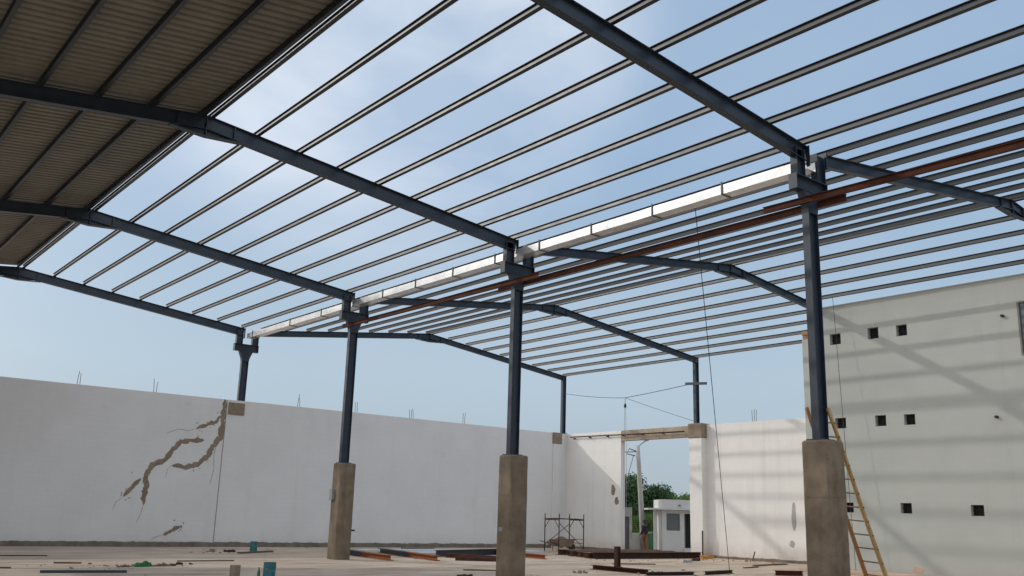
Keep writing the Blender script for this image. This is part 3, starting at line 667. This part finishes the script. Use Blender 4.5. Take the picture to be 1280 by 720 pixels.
# beams around the farther pier
bar('steel_beam', (2.1, 23.6), (1.45, 20.6), .2, .2, 'black', 'dark steel beam with an orange end, right beside the farther pier', 'steel beam', None) if False else None
def two_tone(a, b, f, label, h=.2, w=.24):
    a = Vector((*a, 0)); b = Vector((*b, 0)); t = thing('steel_beam', label, 'steel beam', ((a+b)/2)[:], 'steel beams with orange ends')
    m = a.lerp(b, f); q = [(-w/2, 0), (w/2, 0), (w/2, -h), (-w/2, -h)]; q = ibeam(h, w, .03, .03)
    obj('dark_length', MB().prism(q, a+Vector((0, 0, h+.003)), m+Vector((0, 0, h+.003))), 'bluedark', t); obj('primed_end', MB().prism(q, m+Vector((0, 0, h+.003)), b+Vector((0, 0, h+.003))), 'orange', t)
two_tone((2.35, 24.6), (1.55, 18.75), .55, 'dark beam with an orange end, touching the foot of the farther pier')
two_tone((4.3, 24.0), (3.3, 18.35), .55, 'dark beam with an orange end, midway between the farther and middle piers')
two_tone((9.6, 24.0), (9.0, 18.9), .5, 'dark beam with an orange end, poking out right of the middle pier', .18)
bar('steel_beam', (4.3, 18.6), (5.6, 17.7), .13, .14, 'rust_dark', 'short rusty beam offcut lying left of the middle pier', 'steel beam')
bar('steel_beam', (5.3, 20.6), (6.2, 18.4), .16, .16, 'rust', 'rusty red beam offcut behind the short one, left of the middle pier', 'steel beam')
bar('steel_beam', (5.2, 21.2), (10.6, 23.0), .25, .2, 'bluedark', 'long dark blue beam on the pale sheets behind the middle pier', 'steel beam', None, 0, ibeam(.25, .2, .012, .016))
bar('board', (7.25, 26.9), (8.9, 26.9), .10, .3, 'plank', 'dark narrow board near the foot of the far wall', 'board')
random.seed(6)
for k, (a, b, w) in enumerate([((4.0, 25.3), (12.9, 25.6), 1.1), ((4.6, 23.8), (13.4, 24.4), 1.0), ((5.2, 22.6), (11.0, 23.6), .9)]):
    bar('metal_sheet', a, b, .09, w, 'bluegrey', ['rearmost pale blue-grey panel lying flat near the far wall', 'middle pale blue-grey panel lying flat on the floor', 'front pale blue-grey panel, beneath the long dark blue beam'][k], 'panel', 'pale panels lying on the floor')
# near floor
bar('steel_beam', (6.15, 13.1), (6.1, 10.5), .14, .3, 'rust', 'rusty beam offcut with a post standing on it', 'steel beam', None, 0, ibeam(.14, .3, .012, .014))
st = tag(obj('steel_post', MB().prism(hbeam(.16, .15, .01, .012), (6.12, 11.9, .145), (6.12, 11.9, .80), (1, 0, 0)).box(6.0, 6.24, 11.78, 12.02, .144, .158), 'rust_dark', loc=(6.12, 11.9, .145)), 'short rusty post standing upright on the floor beam', 'post')
bar('steel_beam', (5.5, 10.0), (7.55, 9.85), .10, .16, 'rust_dark', 'dark rusty beam at the bottom edge beside the upright post', 'steel beam', None, 0, ibeam(.1, .16, .01, .012))
bar('steel_beam', (8.0, 9.75), (9.9, 10.15), .11, .14, 'rust_dark', 'short dark beam under the end of the hanging cable', 'steel beam', None, 0, ibeam(.11, .14, .01, .012))
bar('steel_beam', (10.6, 8.9), (11.5, 8.45), .16, .2, 'rust', 'red-brown beam stub just left of the nearest pier', 'steel beam', None, 0, ibeam(.16, .2, .01, .012))
bar('plank', (15.3, 13.3), (18.2, 13.9), .05, .15, 'plank', 'grey-brown plank on the floor before the gate wall', 'plank')
bar('plank', (-10.9, 14.85), (-8.95, 14.45), .06, .16, 'bluedark', 'dark flat bar on the floor at the lower left', 'bar')
bar('plank', (-11.3, 22.7), (-8.95, 22.6), .03, .08, 'bluedark', 'thin dark rod on the floor at the left edge', 'rod')
bar('plank', (-6.0, 19.07), (-4.15, 19.1), .035, .07, 'plank', 'long thin stick on the floor left of the farther pier', 'stick')
bar('plank', (-1.96, 23.8), (-.1, 25.05), .06, .2, 'plank', 'short dark board carrying the far paint tin', 'board')
def tin(x, y, z, r, h, label):
    t = thing('paint_tin', label, 'paint tin', (x, y, z), 'teal paint tins')
    obj('can', MB().lathe([(0, 0), (r, 0), (r, .02), (r*.97, .03), (r*.97, h-.03), (r*1.02, h-.015), (r*1.02, h), (r*.92, h)], (x, y, z), 28), 'teal', t, smooth=False)
    obj('inside', MB().lathe([(r*.92, h), (r*.9, h*.75), (0, h*.75)], (x, y, z), 28), 'tealdark', t)
    hp = [(x+r*1.02*math.cos(a), y, z+h*.85-r*.9*math.sin(a)) for a in [math.pi*k/12 for k in range(13)]]
    obj('handle', MB().tube([(p[0], p[1]-r*1.03*math.sin(math.pi*i/12), p[2]) for i, p in enumerate(hp)], .005, 6), 'grey', t)
tin(-1.15, 24.4, .064, .14, .36, 'teal paint tin standing on a dark board before the far wall')
tin(-6.43, 11.5, 0, .155, .40, 'teal paint tin with dark drips at the bottom edge')
random.seed(5)
tag(obj('bottle', MB().lathe([(0, 0), (.035, 0), (.037, .02), (.037, .17), (.015, .23), (.013, .28), (0, .285)], (-6.66, 11.6, 0), 14), 'green', loc=(-6.66, 11.6, 0), smooth=True), 'slim green bottle standing left of the near paint tin', 'bottle')
tag(obj('concrete_block', MB().obox((-7.0, 12.25, .15), .19, .19, .30, (0, 0, .4)), 'mortar', loc=(-7.0, 12.25, 0), bevel=.015), 'small brown concrete block standing left of the near paint tin', 'block')
def crumple(x, y, sx, sy, h, seed, rot=0, n=14):
    mb = MB(); vs = []; fs = []; c, s = math.cos(rot), math.sin(rot)
    for j in range(n+1):
        for i in range(n+1):
            u, v = i/n*2-1, j/n*2-1; e = max(0, 1-max(abs(u), abs(v))**3); w = 1+.3*noise.noise((u*2, v*2, seed))
            a, b = u*sx*w, v*sy*w
            vs.append((x+a*c-b*s, y+a*s+b*c, .004+h*e*(.35+.65*abs(noise.noise((u*2.6+seed, v*2.6, seed*1.7)))*1.6)))
    for j in range(n):
        for i in range(n): q = j*(n+1)+i; fs.append((q, q+1, q+n+2, q+n+1))
    mb.add(vs, fs); return mb
tag(obj('rag', crumple(-7.78, 16.9, .26, .2, .16, 2, .1), 'clothg', loc=(-7.78, 16.9, 0)), 'crumpled green rag on the floor at the lower left', 'rag')
tag(obj('rag', crumple(-7.2, 16.95, .28, .12, .07, 5, .2), 'plank', loc=(-7.2, 16.95, 0)), 'brown scrap lying right of the green rag', 'scrap')
tag(obj('rag', crumple(-8.3, 16.8, .22, .1, .06, 8, .5), 'plank', loc=(-8.3, 16.8, 0)), 'brown scrap lying left of the green rag', 'scrap')
def rubble(x, y, r, h, n, seed, mat, label, cat='rubble'):
    random.seed(seed); mb = MB()
    for k in range(n):
        a = random.uniform(0, 6.3); d = r*random.random()**.6; s = random.uniform(.35, 1)*h
        mb.obox((x+d*math.cos(a), y+d*math.sin(a)*.6, s*.3), s*random.uniform(.7, 1.7), s*random.uniform(.6, 1.2), s*.7, (random.uniform(-.4, .4), random.uniform(-.4, .4), random.uniform(0, 3)))
    return tag(obj('rubble', mb, mat, loc=(x, y, 0), bevel=.008), label, cat)
rubble(-6.9, 17.0, .2, .09, 4, 1, 'rust_dark', 'two or three dark lumps on the floor, lower left, nearer pair')
rubble(-6.3, 17.6, .22, .12, 5, 2, 'rust_dark', 'dark lump of rubble just right of the floor lumps at lower left')
rubble(-2.37, 25.4, .12, .14, 4, 3, 'mortar', 'small brown rubble pile by the far wall joint')
rubble(-1.85, 25.1, .22, .16, 6, 4, 'rust_dark', 'dark rubble pile between the wall joint and the far paint tin')
rubble(.3, 9.2, .35, .12, 9, 5, 'rust_dark', 'dark rubble around the right foot of the middle pier') if False else None
rubble(4.1, 11.5, .30, .12, 9, 6, 'mortar', 'broken mortar lumps on the floor right of the middle pier')
rubble(-.9, 10.9, .3, .12, 8, 7, 'rust_dark', 'dark scraps at the left foot of the middle pier')
rubble(14.5, 16.1, .35, .16, 8, 8, 'grey', 'grey metal scraps on the floor before the gateway')
rubble(16.0, 16.9, .25, .2, 7, 9, 'rust_dark', 'dark scrap pile at the foot of the gate pier')
rubble(6.6, 10.6, .25, .14, 7, 10, 'rust_dark', 'rusty clamps on the floor beside the upright post')
rubble(19.0, 16.0, .8, .1, 14, 11, 'mortar', 'scattered mortar rubble along the gate wall')
lt = MB(); random.seed(77)
for cx, cy, r, n in ((-9, 17, 2.5, 26), (-2, 24.8, 2, 16), (5.5, 19.5, 2.5, 30), (13, 17.3, 3, 40), (17.5, 17.5, 2, 36), (8, 10.5, 2.5, 22), (1.2, 10.3, .9, 24), (4, 28.9, 7, 30), (18.8, 14.5, 1.2, 22)):
    for k in range(n):
        x, y = random.gauss(cx, r*.6), random.gauss(cy, r*.35); q = random.choice((.015, .02, .02, .025, .03, .045))
        if y < 29.4 and x < 19.6: lt.obox((x, y, q*.35), q*random.uniform(.8, 3.5), q*random.uniform(.8, 1.6), q*.7, (random.uniform(-.3, .3), random.uniform(-.3, .3), random.uniform(0, 3.1)))
tag(obj('floor_litter', lt, 'mortar'), kind='stuff')
for i, (a, b, w, lb) in enumerate([((-12.9, 17.2), (-11.2, 16.6), .1, 'short brown offcut on the floor at the far left edge'), ((-9.7, 18.6), (-9.0, 18.4), .06, 'tiny dark offcut on the floor left of the green rag'), ((.9, 13.4), (1.9, 12.9), .09, 'thin brown offcut on the open floor between farther and middle piers'),
        ((9.4, 15.4), (11.2, 14.9), .1, 'brown plank lying in front of the row of long rusty beams'), ((13.2, 12.2), (14.6, 12.6), .08, 'slim brown plank lying in front of the gate pier rubble')]):
    bar('plank', a, b, .04, w, 'plank', lb, 'offcut')
hs = []
for k in range(60): a = k*.42; hs.append((18.3+.36*math.cos(a)*(1+.1*math.sin(k)), 18.2+.25*math.sin(a), .03+k*.0022))
tag(obj('hose_coil', MB().tube(hs, .022, 6), 'yellow', loc=(18.3, 18.2, 0), smooth=True), 'coiled yellow hose beside the gate pier', 'hose')
tag(obj('stake', MB().tube([(19.3, 16.4, 0), (19.36, 16.3, .42)], .03, 7), 'plank', loc=(19.3, 16.4, 0)), 'short dark stake standing before the gate wall', 'stake')
tag(obj('steel_rod', MB().tube([(WR-.42, 19.36, .05), (WR-.43, 19.34, 1.25)], .035, 7), 'rust_dark', loc=(WR-.42, 19.36, 0)), 'dark rod propped upright against the gate pier', 'rod')

# ------------------------------------------------------------------ beyond the gateway
gh = thing('guard_house', 'small white guard house with a window, seen through the gateway', 'guard house', (24.6, 24.0, 0))
# front wall frame: origin at its left front corner, along e1 (to the right), back along e2
G0 = Vector((22.63, 24.87, 0)); e1 = Vector((.80, -.60, 0)); e2 = Vector((.60, .80, 0))
def gbox(a0, a1, b0, b1, z0, z1, mb=None):
    mb = mb or MB(); q = MB().box(a0, a1, b0, b1, z0, z1); return mb.add([G0+e1*p.x+e2*p.y+Z*p.z for p in q.v], q.f)
wl_ = MB(); GW = 3.2
gbox(0, .24, 0, .15, 0, 2.24, wl_); gbox(.24, .98, 0, .15, 0, 1.14, wl_); gbox(.24, .98, 0, .15, 2.06, 2.24, wl_); gbox(.98, 1.22, 0, .15, 0, 2.24, wl_); gbox(1.22, 2.0, 0, .15, 2.06, 2.24, wl_); gbox(2.0, GW, 0, .15, 0, 2.24, wl_)
gbox(0, .15, .15, 2.6, 0, 2.24, wl_); gbox(GW-.15, GW, .15, 2.6, 0, 2.24, wl_); gbox(.15, GW-.15, 2.45, 2.6, 0, 2.24, wl_)
obj('wall', wl_, 'gh', gh); obj('roof_slab', gbox(-.55, GW+.3, -.3, 2.9, 2.243, 2.33), 'gh', gh); obj('parapet', gbox(.0, GW, -.05, 2.6, 2.333, 2.80), 'gh', gh)
obj('drain_spout', MB().tube([G0+e1*.95+e2*-.05+Z*2.5, G0+e1*.95+e2*-.2+Z*2.49], .045, 8), 'frame', gh)
w_ = MB(); gbox(.24, .30, .03, .10, 1.14, 2.06, w_); gbox(.92, .98, .03, .10, 1.14, 2.06, w_); gbox(.30, .92, .03, .10, 2.0, 2.06, w_); gbox(.30, .92, .03, .10, 1.14, 1.2, w_)
w_ = obj('window', w_, 'frame', gh); obj('pane', gbox(.30, .92, .06, .07, 1.2, 2.0), 'glass', w_)
d_ = obj('door', gbox(1.22, 1.28, .0, .12, .25, 2.06), 'frame', gh); obj('door_leaf', gbox(1.28, 2.0, .11, .14, .25, 2.05), 'dark', d_)
obj('step', gbox(1.15, 2.1, -.35, .0, 0, .24), 'gh', gh)
obj('corner_post', gbox(-.42, -.24, .2, .38, 0, 2.243), 'gh', gh)
lw = thing('boundary_wall', 'low white boundary wall with a wire fence on top beyond the gateway', 'wall', (23, 27.4, 0))
bo0 = Vector((19.9, 29.5, 0)); 
obj('wall_base', MB().prism([(-.1, 0), (.1, 0), (.1, .92), (-.1, .92)], (20.4, 29.6, 0), (27.6, 24.2+1.4, 0)), 'gh', lw)
fn = MB(); a = Vector((20.4, 29.6, .92)); b = Vector((27.6, 25.6, .92))
for k in range(9): p = a.lerp(b, k/8); fn.tube([p, p+Z*1.15], .03, 6)
for k in range(9): fn.tube([a+Z*(.1+k*.125), b+Z*(.1+k*.125)], .010, 4)
obj('wire_fence', fn, 'rust_dark', lw)
gp = thing('gate_post', 'grey concrete gate post with a rusted door leaf beside the gateway', 'gate post', (21.5, 26.7, 0))
Q = Vector((21.07, 25.94, 0)); e3 = Vector((.78, -.62, 0))
obj('post', MB().obox(Q+e3*.12+Z*.90, .16, .34, 1.80, (0, 0, -.67)), 'pole', gp, bevel=.01)
obj('lintel_stub', MB().obox(Q-e3*.03+Z*2.06, .46, .34, .50, (0, 0, -.67)), 'pole', gp, bevel=.01); obj('door_leaf', MB().obox(Q-e3*.11+Z*.9, .30, .05, 1.78, (0, 0, -.67)), 'frame', gp)
po = thing('utility_pole', 'tall concrete street-light pole seen through the gateway', 'utility pole', (23.85, 27.45, 0))
pb, pt = Vector((23.85, 27.4, 0)), Vector((23.60, 27.62, 5.9))
obj('shaft', MB().tube([pb.lerp(pt, k/6) for k in range(7)],   .18, 12, .12), 'pole', po, smooth=True)
obj('lamp_arm', MB().tube([pt-Z*.1, pt+Vector((.16, -.14, .1)), pt+Vector((.34, -.27, .26))], .035, 6).obox(pt+Vector((.40, -.32, .3)), .3, .12, .08, (0, -.3, -.64)), 'grey', po)
obj('wire', MB().tube(sag(pt-Z*.35, pt+Vector((-1.6, 1.5, -.35)), .05), .025, 5).tube([pt-Z*.35, pt+Vector((-.4, .3, -.2)), pt+Vector((-.5, .4, -.5)), pt+Vector((-.1, .1, -.6))], .03, 5).tube([pt+Vector((-.2, .15, -.6)), pt+Vector((-.75, .6, -3.2))], .018, 5), 'black', po)
bn = thing('wheelie_bin', 'green wheeled rubbish bin beside the guard house', 'bin', (23.65, 26.55, 0))
obj('body', frustum((23.65, 26.4), .22, .22, .28, .28, .06, .93), 'green', bn, bevel=.02); obj('lid', MB().obox((23.65, 26.4, .97), .62, .62, .07, (.06, 0, 0)), 'green', bn, bevel=.02)
for s in (-.22, .22): obj('wheel', MB().tube([(23.65+s-.03, 26.68, .09), (23.65+s+.03, 26.68, .09)], .09, 12), 'black', bn)

# person standing in the gateway
def skin_mesh(name, verts, edges, radii, mat, parent, loc, sub=2):
    me = bpy.data.meshes.new(name); me.from_pydata([tuple(Vector(v)) for v in verts], edges, []); me.update()
    o = bpy.data.objects.new(name, me); COL.objects.link(o); o.parent = parent; o.location = loc
    md = o.modifiers.new('skin', 'SKIN'); md.use_smooth_shade = True
    for i, r in enumerate(radii):
        sv = me.skin_vertices[0].data[i]; sv.radius = (r, r) if not isinstance(r, tuple) else r; sv.use_root = (i == 0)
    s = o.modifiers.new('sub', 'SUBSURF'); s.levels = sub; s.render_levels = sub; me.materials.append(M[mat]); return o
pe = thing('person', 'person in a dark top and brown trousers standing in the gateway', 'person', (20.4, 24.05, 0))
# local frame: x = the person's right, y = facing
V = [(0, 0, .88), (0, .0, 1.05), (0, .01, 1.25), (0, .0, 1.38), (0, .02, 1.45), (0, .04, 1.53), (0, .05, 1.60),
     (.09, 0, .84), (.10, .02, .46), (.10, -.03, .08), (.10, .10, .03), (-.09, 0, .84), (-.10, -.04, .46), (-.10, -.10, .08), (-.10, .03, .03),
     (.17, 0, 1.35), (.23, .0, 1.08), (.20, .16, .92), (.17, .24, .88), (-.17, 0, 1.35), (-.23, .02, 1.08), (-.19, .18, .95), (-.15, .26, .93)]
E_ = [(0, 1), (1, 2), (2, 3), (3, 4), (4, 5), (5, 6), (0, 7), (7, 8), (8, 9), (9, 10), (0, 11), (11, 12), (12, 13), (13, 14), (3, 15), (15, 16), (16, 17), (17, 18), (3, 19), (19, 20), (20, 21), (21, 22)]
RR = [.13, .12, .145, .10, .05, .085, .075, .085, .06, .04, .035, .085, .06, .04, .035, .055, .043, .032, .035, .055, .043, .032, .035]
skin_mesh('body', V, E_, RR, 'skin', pe, (0, 0, 0))
skin_mesh('shirt', V[:4]+[V[15], V[16], V[17], V[19], V[20], V[21]], [(0, 1), (1, 2), (2, 3), (3, 4), (4, 5), (5, 6), (3, 7), (7, 8), (8, 9)], [.165, .155, .175, .125, .085, .07, .055, .085, .07, .055], 'shirt', pe, (0, 0, 0))
skin_mesh('trousers', [V[0], V[7], V[8], (.10, -.03, .06), V[11], V[12], (-.10, -.10, .06)], [(0, 1), (1, 2), (2, 3), (0, 4), (4, 5), (5, 6)], [.155, .11, .085, .065, .11, .085, .065], 'trouser', pe, (0, 0, 0))
hm = MB().lathe([(0, .10), (.05, .092), (.083, .05), (.092, 0), (.085, -.04)], (0, .025, 1.60), 14); o = obj('hair', hm, 'black', None, smooth=True); o.parent = pe
pe.rotation_euler = (0, 0, R(75))

# ------------------------------------------------------------------ trees beyond the gateway
def tree(x, y, h, r, mat, label, seed, nleaf=7500, base=.02, leaf=.30):
    random.seed(seed); t = thing('tree', label, 'tree', (x, y, 0), 'trees beyond the gateway')
    tr = MB().tube([(x, y, -.05), (x+.1, y, h*.25), (x-.05, y+.1, h*.5)], .22, 9, .10)
    lobes = []
    for k in range(20):
        a = random.uniform(0, 6.28); d = r*random.uniform(.15, .8); z = h*(base+(.95-base)*random.random()**.8); q = r*random.uniform(.25, .48)
        z = min(z, h-q*.75); c = Vector((x+d*math.cos(a), y+d*math.sin(a), max(z, q*.6))); lobes.append((c, q))
        tr.tube([(x, y, h*.35), c.lerp(Vector((x, y, h*.4)), .45), c], .07, 6, .02)
    obj('trunk', tr, 'bark', t, smooth=True); lf = MB()
    for k in range(nleaf):
        c, q = random.choice(lobes); d = Vector((random.gauss(0, 1), random.gauss(0, 1), random.gauss(0, 1))).normalized()
        p = c+d*q*random.uniform(.55, 1.08)
        if p.z < .1: continue
        n_ = (d+Vector((random.uniform(-.8, .8), random.uniform(-.8, .8), random.uniform(-.4, .9)))).normalized(); s = n_.cross(Vector((random.random()-.5, random.random()-.5, random.random()))).normalized(); u = n_.cross(s)
        l = leaf*random.uniform(.6, 1.3); w = l*.45
        lf.add([p-u*l*.5, p+s*w*.5+n_*.02, p+u*l*.5, p-s*w*.5+n_*.02], [(0, 1, 2, 3)])
    obj('crown', lf, mat, t); return t
def ray(px, dist):
    v = (f2*1166.1+r3*(px-640)).normalized(); v.z = 0; v.normalize(); return CAM.x+v.x*dist, CAM.y+v.y*dist
for i, (px, dist, h, r_, mt, lb) in enumerate([(772, 74, 4.2, 2.2, 'leafd', 'dark leafy tree at the left edge of the gateway view'), (788, 77, 5.0, 2.4, 'leafd', 'tallest dark tree, behind the street-light pole'), (808, 80, 4.4, 2.3, 'leafd', 'dark rounded tree just right of the street-light pole'),
        (826, 98, 4.3, 2.6, 'leafl', 'pale green tree above the left end of the guard house roof'), (843, 100, 4.2, 2.8, 'leafl', 'pale green tree above the middle of the guard house roof'), (860, 102, 4.2, 2.8, 'leafl', 'pale green tree above the right end of the guard house roof'), (876, 100, 3.8, 2.6, 'leafl', 'pale green tree mostly hidden behind the gate pier')]):
    x, y = ray(px, dist); tree(x, y, h, r_, mt, lb, 30+i)
for i, (px, dist, h, r_, lb) in enumerate([(800, 62, 2.0, 1.2, 'bright green bush behind the wire fence, left of the pole'), (816, 61, 2.2, 1.3, 'bright green bush behind the wire fence, above the bin')]):
    x, y = ray(px, dist); random.seed(70+i); t = thing('bush', lb, 'bush', (x, y, 0), 'bushes behind the wire fence'); lf = MB()
    for k in range(1800):
        a = random.uniform(0, 6.28); d = r_*random.random()**.5; p = Vector((x+d*math.cos(a)*.6, y+d*math.sin(a)*.6, 0)); tip = p+Vector((random.gauss(0, .35), random.gauss(0, .35), h*random.uniform(.45, 1)))
        s = Vector((random.uniform(-1, 1), random.uniform(-1, 1), 0)).normalized()*.035; m_ = p.lerp(tip, .6)
        lf.add([p-s*.5, p+s*.5, m_+s*1.4, tip, m_-s*1.4], [(0, 1, 2, 3, 4)])
    obj('foliage', lf, 'leafl', t)
